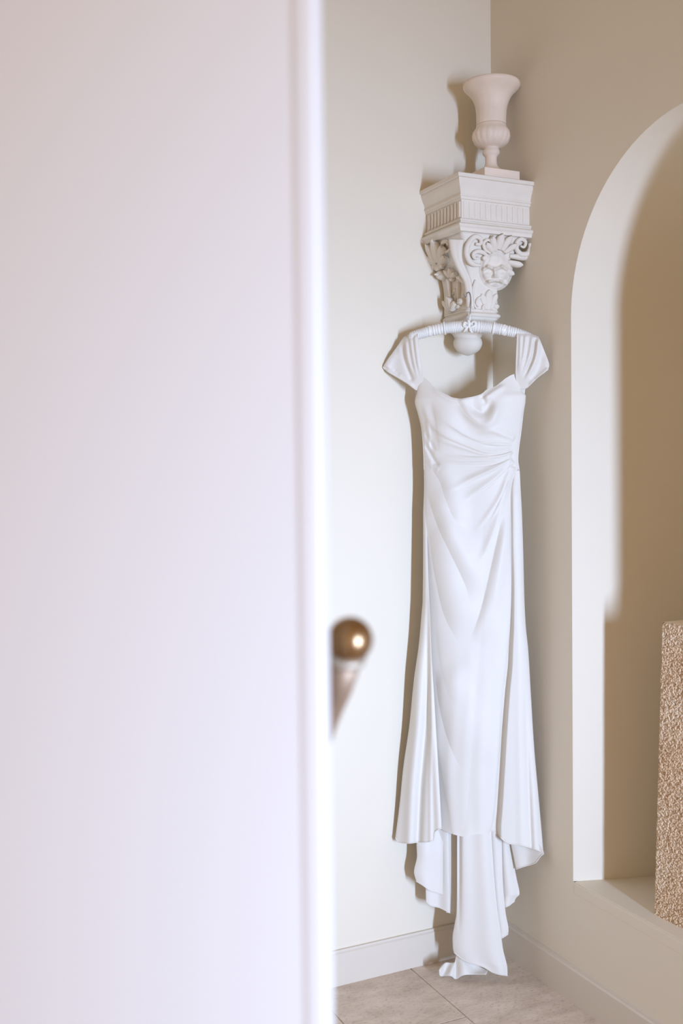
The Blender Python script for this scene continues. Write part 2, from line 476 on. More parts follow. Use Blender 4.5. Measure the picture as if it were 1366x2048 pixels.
def frond_geo(base, tip, w, face, h=0.010, lift=0.0, curl_=0.008, bend=0.0):
    """a carved leaf finger: teardrop from base to tip (photo points), midrib groove, tip curling out; w in px"""
    b, t = np.array(base, float), np.array(tip, float); ax = t - b; L_ = np.linalg.norm(ax); ax /= L_; px_ = np.array([-ax[1], ax[0]])
    nrm = np.array([0, 1.0, 0]) if face == 'R' else np.array([1.0, 0, 0])
    V = []; nl, nw = 14, 13
    for j in range(nl):
        u = j / (nl - 1)
        half = w * 0.5 * (0.35 + 0.65 * math.sin(math.pi * min(1, u * 0.62 + 0.08)) ** 0.9) * math.sqrt(max(0.0, 1 - max(0, (u - 0.62) / 0.38) ** 2.2)) + 0.15
        for i in range(nw):
            c = 2 * i / (nw - 1) - 1
            q = b + ax * L_ * u + px_ * (c * half + bend * math.sin(math.pi * u))
            p = face_pt(q[0], q[1], face, lift)
            hh = h * (1 - abs(c) ** 2.2) ** 0.7 * (0.55 + 0.45 * math.sin(math.pi * min(1, u * 0.9 + 0.05))) - 0.35 * h * math.exp(-(c / 0.16) ** 2) * (1 - u) + curl_ * u ** 2.5 - (0.005 if abs(c) > 0.99 else 0)
            V.append(p + nrm * hh)
    return V, grid_faces(nw, nl)
def fronds(name, items, face):
    mb = MB()
    for it in items: mb.add(*frond_geo(it[0], it[1], it[2], face, *it[3:]))
    o = mb.build(name, M_PLASTER, corbel, smooth=True)
    m = o.modifiers.new('solid', 'SOLIDIFY'); m.thickness = 0.007; m.offset = -1
    return o

# big leaf strap down the near corner
def strap(name, left, right, lift, thick=0.010):
    L_ = catmull(left, 8); R_ = catmull(right, 8); nn = 14; V = []
    m = min(len(L_), len(R_)); L_, R_ = L_[:m], R_[:m]
    nd = np.array([0.66, 0.75, 0])
    for j in range(m):
        t = j / (m - 1)
        z = ZB0 - 0.005 - (0.12) * t
        x0, x1, y0, y1 = bell_rect(np.clip((ZB0 - z) / (ZB0 - ZB1), 0, 1))
        base = nd @ np.array([x1 - 0.004, y1 - 0.004, 0])
        for i in range(nn):
            s = i / (nn - 1); p = L_[j] * (1 - s) + R_[j] * s
            crown = lift - 0.010 * (2 * s - 1) ** 2 + 0.003 * math.cos(2 * math.pi * s)
            V.append(hit(p[0], p[1], nd, base + crown))
    o = mk(name, V, grid_faces(nn, m), M_PLASTER, corbel, smooth=True)
    md = o.modifiers.new('solid', 'SOLIDIFY'); md.thickness = thick; md.offset = 0
    return o
strap('corner_leaf', [(899, 478), (904, 505), (913, 529), (924, 551), (931, 566), (934, 590), (936, 615)],
      [(927, 479), (922, 500), (923, 522), (931, 541), (939, 560), (943, 588), (946, 615)], 0.010)
# right face
curl('scroll', [(962, 531), (945, 528), (935, 515), (933, 498), (939, 483), (951, 473), (961, 478), (960, 488), (951, 488)], 'R', [0.004, 0.0085, 0.009, 0.008, 0.007, 0.006, 0.004], 0.008)
curl('scroll', [(976, 513), (966, 505), (954, 503), (946, 509), (950, 517), (958, 515)], 'R', [0.004, 0.007, 0.006, 0.005, 0.003], 0.009)
curl('scroll', [(1060, 486), (1060, 497), (1055, 507), (1042, 508), (1033, 498), (1034, 484), (1043, 478), (1051, 484), (1048, 494), (1041, 492)], 'R', [0.006, 0.009, 0.008, 0.007, 0.006, 0.005, 0.003], 0.008)
curl('scroll', [(981, 507), (970, 499), (967, 487), (975, 480), (984, 485)], 'R', [0.003, 0.005, 0.005, 0.003], 0.008)
fronds('acanthus_leaf', [((986, 505), (969, 487), 13, 0.012, 0.006, 0.006), ((990, 502), (981, 474), 14, 0.012, 0.006, 0.008), ((996, 500), (1001, 470), 16, 0.012, 0.007, 0.008),
                         ((1003, 502), (1019, 474), 14, 0.012, 0.006, 0.008), ((1008, 506), (1030, 490), 13, 0.012, 0.005, 0.006), ((978, 512), (962, 520), 12, 0.010, 0.003, 0.005)], 'R')
fronds('side_leaf', [((1018, 512), (1056, 517), 14, 0.012, 0.000, 0.004), ((1016, 524), (1043, 532), 14, 0.012, 0.000, 0.004), ((1012, 540), (1025, 551), 13, 0.012, 0.001, 0.003), ((1005, 556), (1011, 570), 11, 0.010, 0.001, 0.002)], 'R')
def mask_face():
    nu, nv = 90, 110; V = []; keep = []
    W, Hh = 35.0, 62.0
    g = lambda x, y, cx, cy, sx, sy: math.exp(-((x - cx) / sx) ** 2 - ((y - cy) / sy) ** 2)
    def ridge(x, y, p, q, w):
        ax, ay = p; bx, by = q; t = max(0, min(1, ((x - ax) * (bx - ax) + (y - ay) * (by - ay)) / ((bx - ax) ** 2 + (by - ay) ** 2)))
        return math.exp(-(((x - ax - t * (bx - ax)) ** 2 + (y - ay - t * (by - ay)) ** 2) / w ** 2))
    for j in range(nv):
        y = -52 + 82 * j / (nv - 1)
        for i in range(nu):
            x = -W + 2 * W * i / (nu - 1)
            r = math.hypot(x / W, (y + 14) / 42)
            h = 0.018 * max(0, 1 - r * r) ** 0.8
            ax = abs(x)
            h += 0.010 * ridge(ax, y, (3, -13), (14, -18), 3.2) + 0.008 * ridge(ax, y, (14, -18), (23, -12), 3)   # brows
            h -= 0.008 * g(ax, y, 12, -9.5, 5.5, 4)                                                          # sockets
            h += 0.006 * g(ax, y, 12, -9, 3.2, 2.2)                                                             # eyeballs
            h += 0.010 * ridge(x, y, (0, -13), (0, 0), 3.2) + 0.010 * g(x, y, 0, 2, 4.6, 4) + 0.005 * g(ax, y, 5, 3, 2.5, 2.5)
            h += 0.007 * g(ax, y, 17, 1, 7, 6)                                                                  # cheeks
            h += 0.009 * ridge(ax, y, (2, 10), (12, 12), 3) + 0.008 * ridge(ax, y, (12, 12), (22, 19), 3)     # moustache
            h -= 0.010 * g(x, y, 0, 15.5, 7, 2)                                                                # mouth
            h += 0.006 * g(x, y, 0, 19.5, 6, 2)                                                                 # lower lip
            h += 0.0016 * math.sin(x * 0.55 + 0.9 * math.sin(y * 0.21)) * max(0, min(1, (-22 - y) / 8))
            rr = math.hypot(x / (W * 0.97), (y + 11) / 40.0)
            h = h if rr < 0.7 else h * max(0, 1 - (rr - 0.7) / 0.3) - 0.012 * max(0, min(1, (rr - 0.92) / 0.15))
            V.append(face_pt(990 + x, 551 + y, 'R', h + 0.001)); keep.append(rr < 1.06)
    mk('mask', V, [q for q in grid_faces(nu, nv) if all(keep[i] for i in q)], M_PLASTER, corbel, smooth=True)
mask_face()
curl('scroll', [(965, 593), (957, 597), (953, 606), (957, 614)], 'R', [0.003, 0.005, 0.002], 0.003)
curl('scroll', [(973, 608), (967, 612), (966, 619), (971, 622)], 'R', [0.003, 0.005, 0.002], 0.003)
curl('lower_leaf', [(951, 560), (947, 575), (944, 592), (947, 606), (954, 618)], 'R', [0.003, 0.006, 0.005, 0.003], 0.004)
fronds('lower_leaf', [((974, 618), (962, 588), 12, 0.006, 0.0, 0.004), ((977, 620), (977, 580), 16, 0.007, 0.001, 0.005), ((981, 618), (992, 588), 12, 0.006, 0.0, 0.004)], 'R')
leaf('knob', [(992, 613, 0.012, 0.010, 0, 0.008, 0.0)], 'R')
# left face
fronds('palmette', [((874, 532), (853, 512), 13, 0.014, 0.006, 0.006), ((872, 528), (859, 490), 14, 0.014, 0.008, 0.008), ((876, 526), (872, 482), 15, 0.014, 0.010, 0.010), ((880, 528), (889, 492), 14, 0.014, 0.008, 0.008),
                    ((880, 532), (895, 512), 13, 0.014, 0.006, 0.006), ((878, 530), (891, 534), 12, 0.012, 0.005, 0.006), ((874, 528), (866, 541), 12, 0.012, 0.005, 0.006), ((876, 528), (880, 543), 12, 0.012, 0.005, 0.006)], 'L')
fronds('side_leaf', [((852, 512), (849, 488), 11, 0.010, 0.000, 0.004), ((856, 535), (851, 514), 11, 0.010, 0.0, 0.004), ((864, 556), (856, 537), 12, 0.010, 0.0, 0.004), ((874, 566), (865, 553), 12, 0.010, 0.0, 0.003)], 'L')
leaf('rosette', [(884, 550, 0.021, 0.017, 0, 0.020, 0.004, 0.5), (884, 550, 0.009, 0.007, 0, 0.028, 0.004, 0)], 'L')
fronds('flower', [((900, 556), (893, 541), 9, 0.010, 0.006, 0.006), ((901, 555), (904, 537), 10, 0.010, 0.006, 0.006), ((903, 556), (914, 545), 9, 0.010, 0.006, 0.005), ((900, 557), (909, 561), 9, 0.010, 0.004, 0.004)], 'L')
curl('scroll', [(901, 497), (893, 503), (885, 495), (886, 485), (893, 483), (896, 490)], 'L', [0.003, 0.006, 0.006, 0.004], 0.008)
curl('stem', [(897, 557), (899, 575), (901, 600)], 'L', [0.010, 0.008, 0.005], 0.004)
curl('stem', [(918, 565), (918, 580), (917, 600)], 'L', [0.006, 0.009, 0.005], 0.002)
curl('stem', [(906, 590), (909, 580), (912, 585), (911, 605)], 'L', [0.003, 0.005, 0.003], 0.002)
curl('scroll', [(914, 555), (920, 556), (926, 562), (933, 565), (936, 559)], 'L', [0.004, 0.007, 0.006, 0.003], 0.012)
fronds('lower_leaf', [((901, 622), (890, 602), 12, 0.012, 0.006, 0.004), ((902, 620), (900, 594), 13, 0.012, 0.008, 0.006), ((903, 622), (913, 603), 11, 0.012, 0.006, 0.004)], 'L')
leaf('knob', [(923, 603, 0.019, 0.012, 0, 0.014, 0.004), (916, 613, 0.014, 0.007, 0, 0.008, 0.004)], 'L')

# ------------------------------------------------------------------ urn
UC = (0.091, 0.132, zt)
urn = empty('alabaster_urn', UC, 'pale alabaster campana urn standing on the carved corbel', 'urn')
S = 1 / 648.0
pr = [(0.2, 351), (33, 351), (33, 349), (30, 347.5), (26, 345), (20, 341), (15.5, 336.5), (12.3, 331), (11.4, 325), (11.2, 318), (11.6, 313), (13, 310), (16, 307), (17, 303), (16, 298), (14, 294.5), (17, 292.5), (22, 291), (28, 287), (33, 281), (36, 273), (36.6, 266), (35.5, 259), (32.5, 254), (30, 250), (29, 246), (28.6, 243)]
body = [(28.4, 243), (28.6, 240), (28.8, 225), (29.5, 212), (31, 202), (33.5, 193), (37, 184.5), (41, 177.5), (46, 171.5), (50.5, 167), (53.8, 162.5), (55.2, 159), (55.2, 155.5), (53.8, 153), (51, 152), (48, 153), (44, 157), (38, 168), (33, 182), (29, 200), (26, 225), (20, 240), (0.3, 243)]
ZU = lambda py: (375 - py) / 732.0
def gad(k, a):
    w = max(0.0, 1 - abs(k - 20) / 4.2); return 1 + 0.035 * w * abs(math.sin(9 * a)) - 0.02 * w
tilt = Matrix.Rotation(math.radians(0.9), 4, 'Y')
def tilted(v): return [(UC[0] - (p[2] - UC[2]) * 0.010, p[1], p[2]) if False else (p[0] - (p[2] - UC[2]) * 0.016, p[1], p[2]) for p in v]
v, f = lathe([(r * S, ZU(y)) for r, y in pr], UC, 108, gad); mk('foot_and_bulb', tilted(v), f, M_ALAB, urn, smooth=True)
v, f = lathe([(r * S, ZU(y)) for r, y in body], UC, 96, lambda k, a: 1 + (0.006 * abs(math.sin(9 * a)) if k < 9 else 0)); mk('bowl', tilted(v), f, M_ALAB, urn, smooth=True)
q = 0.062; v, f = box(UC[0] - q, UC[0] + q, UC[1] - q, UC[1] + q, zt, ZU(351) + zt + 0.001); mk('plinth', v, f, M_ALAB, urn, bevel=0.002)

# ------------------------------------------------------------------ dress
DN = np.array([0.559, 0.829, 0.0]); DN /= np.linalg.norm(DN)
D0 = DN @ np.array([0.40, 0.0, 0.0])
def P(px, py, d): # d: distance in front of the plane the dress hangs in
    r = rays(px, py); q = CAM + r * ((D0 + d - CAM @ DN) / (r @ DN))[..., None]
    q[..., 0] = np.maximum(q[..., 0], 0.004); q[..., 1] = np.maximum(q[..., 1], 0.004)
    return q
dress = empty('wedding_dress', tuple(P(np.array(940.), np.array(655.), 0.02)), 'long white satin wedding dress with cap sleeves hanging in the corner', 'dress')

def poly_fn(pts):
    """smooth monotone (pchip) curve through measured points"""
    p = np.array(pts, float); x, v = p[:, 0], p[:, 1]
    h = np.diff(x); dl = np.diff(v) / h; m = np.zeros(len(x))
    for i in range(1, len(x) - 1):
        if dl[i - 1] * dl[i] > 0:
            w1, w2 = 2 * h[i] + h[i - 1], h[i] + 2 * h[i - 1]; m[i] = (w1 + w2) / (w1 / dl[i - 1] + w2 / dl[i])
    m[0], m[-1] = dl[0], dl[-1]
    def fn(y):
        y = np.clip(np.asarray(y, float), x[0], x[-1]); k = np.clip(np.searchsorted(x, y) - 1, 0, len(x) - 2)
        t = (y - x[k]) / h[k]; t2, t3 = t * t, t * t * t
        return v[k] * (2 * t3 - 3 * t2 + 1) + h[k] * m[k] * (t3 - 2 * t2 + t) + v[k + 1] * (3 * t2 - 2 * t3) + h[k] * m[k + 1] * (t3 - t2)
    return fn
def sdist(px, py, pts):
    c = catmull(pts, 6); best = np.full(px.shape, 1e9); sg = np.zeros(px.shape); tt = np.zeros(px.shape)
    L = np.r_[0, np.cumsum(np.linalg.norm(np.diff(c, axis=0), axis=1))]
    for i in range(len(c) - 1):
        a, b = c[i], c[i + 1]; e = b - a; l2 = e @ e
        if l2 < 1e-9: continue
        dx, dy = px - a[0], py - a[1]; t = np.clip((dx * e[0] + dy * e[1]) / l2, 0, 1)
        ex, ey = dx - t * e[0], dy - t * e[1]; d2 = ex * ex + ey * ey
        m = d2 < best
        best = np.where(m, d2, best); sg = np.where(m, np.sign(dx * e[1] - dy * e[0]), sg)
        tt = np.where(m, (L[i] + t * (L[i + 1] - L[i])) / L[-1], tt)
    return np.sqrt(best) * sg, tt
def fold(px, py, pts, amp, wl, wr=None, kind='ridge', f0=0.25, f1=0.25):
    """height of one fold (metres). pts in px, running downwards/rightwards; +side is right/above.
    ridge: bump with flank widths wl / wr; step: ridge on the + side and valley on the - side"""
    wr = wr or wl; out = np.zeros(px.shape); big = max(wl, wr) * 6
    p = np.array(pts); m = (px > p[:, 0].min() - big) & (px < p[:, 0].max() + big) & (py > p[:, 1].min() - big) & (py < p[:, 1].max() + big)
    if not m.any(): return out
    s, t = sdist(px[m], py[m], pts)
    if kind == 'vee':                         # fade along the chord, so that nothing jumps inside the curve
        e = p[-1] - p[0]; t = np.clip(((px[m] - p[0, 0]) * e[0] + (py[m] - p[0, 1]) * e[1]) / (e @ e), 0, 1)
    fade = np.ones_like(t)
    sm = lambda q: q * q * (3 - 2 * q)
    if f0: fade *= sm(np.clip(t / f0, 0, 1))
    if f1: fade *= sm(np.clip((1 - t) / f1, 0, 1))
    fade *= np.clip(1 - (s / big) ** 2, 0, 1) ** 2
    w = np.where(s < 0, wl, wr)
    if kind == 'ridge': h = np.exp(-(s / w) ** 2)
    elif kind == 'vee':                       # crease: abrupt on the - side, rising from a sharp valley and dying away on the + side
        x = np.maximum(s, 0) / (wr * 1.5); h = 1.6487 * x * np.exp(-0.5 * x * x)
    else:
        x = s / w; h = 1.65 * x * np.exp(-np.abs(x)) * 0.825 * 2 / 1.0 * 0.6
    # soften beyond the ends
    out[m] = amp * h * fade
    return out

def sheet(name, left, right, top, bot, nx, ny, dfun, mat=None, parent=dress, solid=0.0012, roll=False):
    """cloth sheet: left/right edges x(y), top/bottom edges y(s)"""
    s = np.linspace(0, 1, nx)[None, :]; v = np.linspace(0, 1, ny)[:, None]
    ty = top(s) if callable(top) else np.full_like(s, top); by = bot(s) if callable(bot) else np.full_like(s, bot)
    py = ty + (by - ty) * v
    xl, xr = left(py), right(py); px = xl + (xr - xl) * s
    d = dfun(px, py, np.broadcast_to(s, px.shape), xl, xr)
    q = P(px, py, d); mb = MB().add(q.reshape(-1, 3), grid_faces(nx, ny))
    if roll: mb.add(*tube(q[-1] + DN * 0.0004, 0.0014, 6))           # narrow rolled hem along the bottom edge
    return mb.build(name, mat or M_SATIN, parent, smooth=True, solid=solid)

OUT_L = poly_fn([(740, 840), (756, 840), (776, 835), (784, 834), (801, 830), (826, 836), (856, 843), (887, 846), (920, 847.5), (944, 848), (970, 849), (1031, 847), (1104, 847), (1202, 846), (1226, 844), (1287, 838.6), (1356, 829), (1453, 819), (1536, 807), (1606, 800), (1676, 791)])
OUT_R = poly_fn([(740, 1030), (752, 1033), (781, 1043), (792, 1051.5), (823, 1047), (865, 1042), (898, 1037.6), (920, 1036), (943, 1039), (962, 1040), (1031, 1043.6), (1104, 1046), (1202, 1048.5), (1250, 1051), (1300, 1056), (1383, 1061), (1495, 1068), (1592, 1076.6), (1700, 1086), (1760, 1090)])
# front edges between main panel and side panels
ML = poly_fn([(740, 0), (1000, 0), (1150, 850), (1328, 858), (1411, 862), (1500, 868), (1606, 874), (1680, 876)])
MAIN_L = lambda y: np.where(y < 1150, OUT_L(y) + np.clip((y - 1050) / 100, 0, 1) * 4, np.maximum(OUT_L(y), ML(y)))
MR = poly_fn([(930, 1034), (960, 1028), (982, 1026), (1080, 1026.5), (1177, 1028), (1250, 1025), (1299, 1020), (1328, 1018), (1383, 1011), (1467, 1006), (1550, 1000), (1620, 994), (1656, 988), (1680, 978)])
MAIN_R = lambda y: np.where(y < 930, OUT_R(y), np.where(y < 960, OUT_R(y) + (MR(y) - OUT_R(y)) * np.clip((y - 930) / 30, 0, 1), MR(y)))
NECK = poly_fn([(835, 770), (840, 753), (850, 757), (862, 767), (879, 781), (893, 789), (907, 795.5), (920, 797), (932, 795), (945, 792), (960, 786), (971, 779), (988, 773), (1000, 765), (1012, 757), (1026, 750), (1036, 747)])
HEM = poly_fn([(870, 1655), (884, 1662), (907, 1670), (924, 1673), (948, 1669), (970, 1667.5), (979, 1667), (990, 1660)])

def sinterp(x, xs, ys):
    x = np.asarray(x, float); k = np.clip(np.searchsorted(xs, x) - 1, 0, len(xs) - 2); xs, ys = np.array(xs, float), np.array(ys, float)
    t = np.clip((x - xs[k]) / (xs[k + 1] - xs[k]), 0, 1); t = t * t * (3 - 2 * t); return ys[k] * (1 - t) + ys[k + 1] * t
def main_depth(px, py, s, xl, xr):
    c = 2 * s - 1
    T = sinterp(py, [750, 800, 850, 915, 1000, 1150, 1400, 1670], [0.020, 0.050, 0.052, 0.040, 0.045, 0.042, 0.036, 0.036])
    d = sinterp(py, [745, 860], [0.022, 0.004]) + T * np.clip(1 - np.abs(c) ** 2.6, 0, 1) ** 0.62
    # bust: two soft cups
    d += 0.012 * np.exp(-((px - 895) / 34) ** 2 - ((py - 838) / 34) ** 2) + 0.013 * np.exp(-((px - 988) / 34) ** 2 - ((py - 842) / 36) ** 2)
    h = np.zeros_like(px)
    A = lambda *a, **k: fold(px, py, *a, **k)
    # cowl neckline, sagging to the right of centre
    h += A([(915, 801), (932, 824), (951, 842), (970, 848), (985, 840), (994, 820), (1004, 790)], 0.010, 9, 13, f0=0.3, f1=0.3)
    h += A([(912, 798), (930, 824), (948, 842), (966, 849)], 0.0055, 4, 9, kind='vee', f0=0.15, f1=0.3)
    h -= A([(935, 803), (950, 820), (965, 826), (977, 815), (985, 792)], 0.007, 8, f0=0.3, f1=0.3)
    h += A([(1014, 768), (990, 782), (972, 795), (960, 802)], 0.006, 5, 7)
    h -= A([(962, 790), (969, 803), (967, 815)], 0.006, 5, f0=0.2, f1=0.5)
    h += A([(860, 772), (880, 788), (905, 800), (925, 801), (950, 795)], 0.004, 5, 4)
    # left side strip: shaded dip beside the seam
    h += A([(863, 790), (871, 830), (876, 870), (882, 912)], 0.0045, 9, 16, kind='step', f0=0.3, f1=0.3)
    # gathers fanning out from the right side seam
    h += A([(846, 800), (852, 826), (865, 851), (885, 868), (918, 884), (962, 901), (990, 905), (1024, 898)], 0.0045, 5, 9, f0=0.15, f1=0.05)
    h += A([(882, 832), (892, 843), (918, 862), (946, 879), (976, 888), (1026, 890)], 0.0040, 4, 8, f0=0.3, f1=0.05)
    h += A([(950, 866), (982, 862), (1005, 869), (1030, 879)], 0.0045, 5, 9, f0=0.4, f1=0.05)
    h += A([(866, 868), (880, 880), (918, 893), (950, 903), (990, 911), (1025, 903)], 0.0035, 4, 6, f0=0.3, f1=0.05)
    h += A([(884, 912), (935, 917), (990, 915), (1027, 905)], 0.0040, 3.5, 6, f0=0.35, f1=0.03)
    h += A([(880, 924), (935, 926), (985, 922), (1025, 910)], 0.0040, 3.5, 6, f0=0.35, f1=0.03)
    h += A([(912, 970), (935, 960), (957, 951), (990, 936), (1024, 916)], 0.0045, 4, 7, f0=0.35, f1=0.03)
    h += A([(880, 984), (905, 977), (951, 957), (988, 941), (1022, 920)], 0.0030, 4, 7, f0=0.4, f1=0.03)
    h += A([(919, 1006), (951, 985), (987, 960), (1014, 936), (1027, 920)], 0.0050, 4, 8, f0=0.4, f1=0.03)
    h += A([(945, 1070), (961, 1050), (983, 1021), (1002, 989), (1014, 958), (1026, 928)], 0.0045, 5, 6, f0=0.4, f1=0.05)
    h += A([(975, 1050), (992, 1022), (1008, 990), (1020, 955), (1029, 932)], 0.0040, 4, 5, f0=0.4, f1=0.05)
    h += A([(938, 1160), (956, 1133), (975, 1094), (992, 1050), (1010, 990), (1023, 955)], 0.0050, 6, 8, f0=0.4, f1=0.1)
    # fine creases between the gathers
    for pts in ([(872, 862), (892, 878), (925, 892), (965, 906), (1000, 908), (1026, 900)], [(895, 850), (922, 868), (950, 883), (985, 892), (1026, 893)], [(930, 872), (960, 884), (995, 884), (1027, 886)],
                [(890, 903), (935, 911), (985, 910), (1027, 901)], [(900, 920), (940, 922), (990, 919), (1027, 908)], [(925, 931), (965, 932), (1000, 925), (1026, 912)],
                [(930, 967), (960, 955), (993, 940), (1024, 918)], [(930, 1004), (960, 984), (993, 960), (1024, 925)], [(960, 1062), (978, 1038), (998, 1003), (1014, 965), (1027, 930)], [(985, 1045), (1003, 1005), (1018, 955), (1029, 930)]):
        h -= A(pts, 0.0022, 2.0, 2.6, f0=0.5, f1=0.02)
    # right arm of the long drapes
    h += A([(1012, 990), (1005, 1025), (995, 1075), (984, 1124), (972, 1177), (957, 1234), (937, 1287)], 0.0105, 6, 11, kind='vee', f0=0.3, f1=0.2)
    h += A([(1016, 1010), (1010, 1080), (1000, 1150), (988, 1230), (975, 1300)], 0.0045, 10, 14, f0=0.3, f1=0.4)
    # drapes hanging from the left hip
    h += A([(850, 975), (861, 1012), (878, 1060), (897, 1100), (917, 1141), (933, 1178), (941, 1215)], 0.0140, 8, 17, kind='vee', f0=0.2, f1=0.3)
    h += A([(858, 925), (868, 945), (880, 965), (891, 998), (907, 1036), (926, 1056), (942, 1062)], 0.0080, 6, 14, kind='vee', f0=0.2, f1=0.3)
    h += A([(855, 1035), (862, 1105), (872, 1165), (885, 1221), (902, 1260), (921, 1289), (938, 1302)], 0.0125, 8, 22, kind='vee', f0=0.2, f1=0.3)
    h += A([(868, 1240), (880, 1330), (897, 1390), (916, 1420), (940, 1432)], 0.0050, 12, 26, kind='vee', f0=0.3, f1=0.3)
    h += A([(868, 1330), (878, 1411), (895, 1478), (917, 1528), (942, 1552)], 0.0140, 10, 28, kind='vee', f0=0.2, f1=0.35)
    h += A([(874, 1480), (886, 1560), (898, 1620), (905, 1665)], 0.0040, 12, 20, kind='step', f0=0.3, f1=0.0)
    # broad swags in the middle, between the arms
    for yy, a_ in ((1110, 0.003), (1210, 0.004), (1310, 0.004), (1420, 0.003), (1550, 0.003)):
        h += a_ * np.exp(-((px - 940 - (yy - 1200) * 0.01) / 30) ** 2 - ((py - yy) / 38) ** 2)
    for yy, a_ in ((1045, 0.003), (1165, 0.003), (1262, 0.004), (1368, 0.003), (1490, 0.003)):
        h -= a_ * np.exp(-((px - 938) / 26) ** 2 - ((py - yy) / 34) ** 2)
    # creases at the left of the waist
    h -= A([(848, 884), (858, 902), (868, 921), (878, 934)], 0.0055, 4, 5, f0=0.3, f1=0.15)
    h -= A([(850, 862), (860, 885), (872, 905)], 0.0035, 4, 5)
    h += A([(858, 918), (862, 932), (866, 940)], 0.0018, 4, 5)
    h += A([(869, 927), (873, 936), (878, 942)], 0.0018, 4, 4)
    h += A([(853, 835), (858, 870), (858, 905)], 0.0030, 4, 4)
    h += 0.0006 * np.sin(px * 0.21 + 1.3 * np.sin(py * 0.013)) * np.clip((py - 1250) / 200, 0, 1)
    h = h * sinterp(py, [920, 1010], [1.35, 1.1])
    edge = np.minimum(1, np.minimum(s, 1 - s) / 0.03)
    d = d + h * edge
    # the free right edge below the hip curls back
    e = np.clip(1 - (xr - px) / 9.0, 0, 1) * np.clip((py - 960) / 60, 0, 1)
    d = d + 0.010 * np.clip((py - 960) / 150, 0, 1) * np.clip(1 - (xr - px) / 60.0, 0, 1) - 0.016 * e ** 2
    return d
def split_main():
    """bodice and skirt share the same cloth; it is cut along one drape line so that each is a part"""
    nx, ny = 230, 720
    s = np.linspace(0, 1, nx)[None, :]; v = np.linspace(0, 1, ny)[:, None]
    px0 = 838 + (1036 - 838) * s; ty = NECK(px0); by = HEM(868 + (986 - 868) * s)
    mid = np.interp(s, [0, 0.2, 0.5, 0.8, 0.94, 1], [946, 950, 953, 942, 935, 938])
    nb = 250
    vb = np.linspace(0, 1, nb)[:, None]; vs = np.linspace(0, 1, ny - nb + 1)[1:, None]
    py = np.vstack([ty + (mid - ty) * vb, mid + (by - mid) * vs])
    xl, xr = MAIN_L(py), MAIN_R(py); px = xl + (xr - xl) * s
    ss = np.broadcast_to(s, px.shape)
    d = main_depth(px, py, ss, xl, xr)
    pts = P(px, py, d)
    gu = np.gradient(pts, axis=1); gv = np.gradient(pts, axis=0)
    nr = np.cross(gu, gv); nr /= np.linalg.norm(nr, axis=2)[..., None] + 1e-12
    if (nr[..., :] @ DN).mean() < 0: nr = -nr
    for name, a, b in (('bodice', 0, nb), ('skirt', nb - 4, ny)):
        q = pts[a:b].copy()
        if name == 'skirt': q[:3] -= DN * 0.0008      # the skirt is tucked just under the bodice edge
        q = q.reshape(-1, 3); fcs = grid_faces(nx, b - a)
        fcs = [(x[0], x[3], x[2], x[1]) for x in fcs]
        o = mk(name, q, fcs, M_SATIN, dress, smooth=True)
        o.data.normals_split_custom_set_from_vertices([tuple(n_) for n_ in nr[a:b].reshape(-1, 3)])
split_main()
# back of the dress, closing the tube behind the front
def back_depth(px, py, s, xl, xr):
    c = 2 * s - 1; return 0.004 - np.interp(py, [780, 900, 1100, 1690], [0.014, 0.016, 0.012, 0.004]) * np.clip(1 - np.abs(c) ** 2.6, 0, 1) ** 0.6
BACKTOP = poly_fn([(0, 790), (0.3, 812), (0.5, 822), (0.7, 812), (1, 792)])
sheet('back_panel', OUT_L, lambda y: OUT_R(y), BACKTOP, 1655, 40, 120, back_depth, M_CHIFFON)
# side seams: a narrow piped edge on each side of the bodice
for nm, fn, sg in (('side_seam', OUT_L, 1), ('side_seam', OUT_R, -1)):
    ys = np.linspace(802, 940, 40); path = P(fn(ys) + sg * 1.0, ys, np.full(40, 0.006)); v, f = tube(path, 0.0025, 8); mk(nm, v, f, M_SATIN, dress, smooth=True)

# left side panel: flared, with one deep valley; lies over the front panel
LPR = poly_fn([(945, 851), (1031, 853.5), (1104, 855), (1202, 858.5), (1260, 861), (1328, 864), (1383, 867.5), (1467, 872.5), (1536, 876.5), (1606, 880.5), (1656, 883), (1690, 884)])
LHEM = poly_fn([(0, 1675), (0.07, 1684), (0.30, 1686), (0.50, 1684), (0.58, 1684), (0.82, 1681), (0.85, 1664), (1, 1656)])
VAL = poly_fn([(945, 846), (1200, 852), (1300, 852), (1439, 848.5), (1508, 843), (1578, 837), (1690, 832)])
def left_depth(px, py, s, xl, xr):
    k = np.clip((py - 1000) / 500, 0, 1)
    d = 0.006 + 0.034 * np.clip((py - 960) / 250, 0, 1) * np.sin(np.clip(s, 0, 1) * math.pi / 2) ** 0.7
    val = VAL(py); w = 3 + 5 * k
    x = (px - val)
    d += 0.014 * k * np.exp(-((x + 14) / 11) ** 2) / (1 + np.exp(np.clip(x / 1.6, -40, 40)))               # rounded pleat left of the valley
    d -= 0.018 * k * np.exp(-((x - 4) / w) ** 2)                                     # valley
    d += 0.008 * k * np.exp(-((px - (xr - 5)) / 7) ** 2)                             # ridge along the free edge
    d += 0.004 * k * np.exp(-((px - (val + xr) / 2 - 3) / 4) ** 2)
    return d
sheet('side_panel', lambda y: OUT_L(y) - 0.3, LPR, 950, LHEM, 90, 240, left_depth, roll=True)
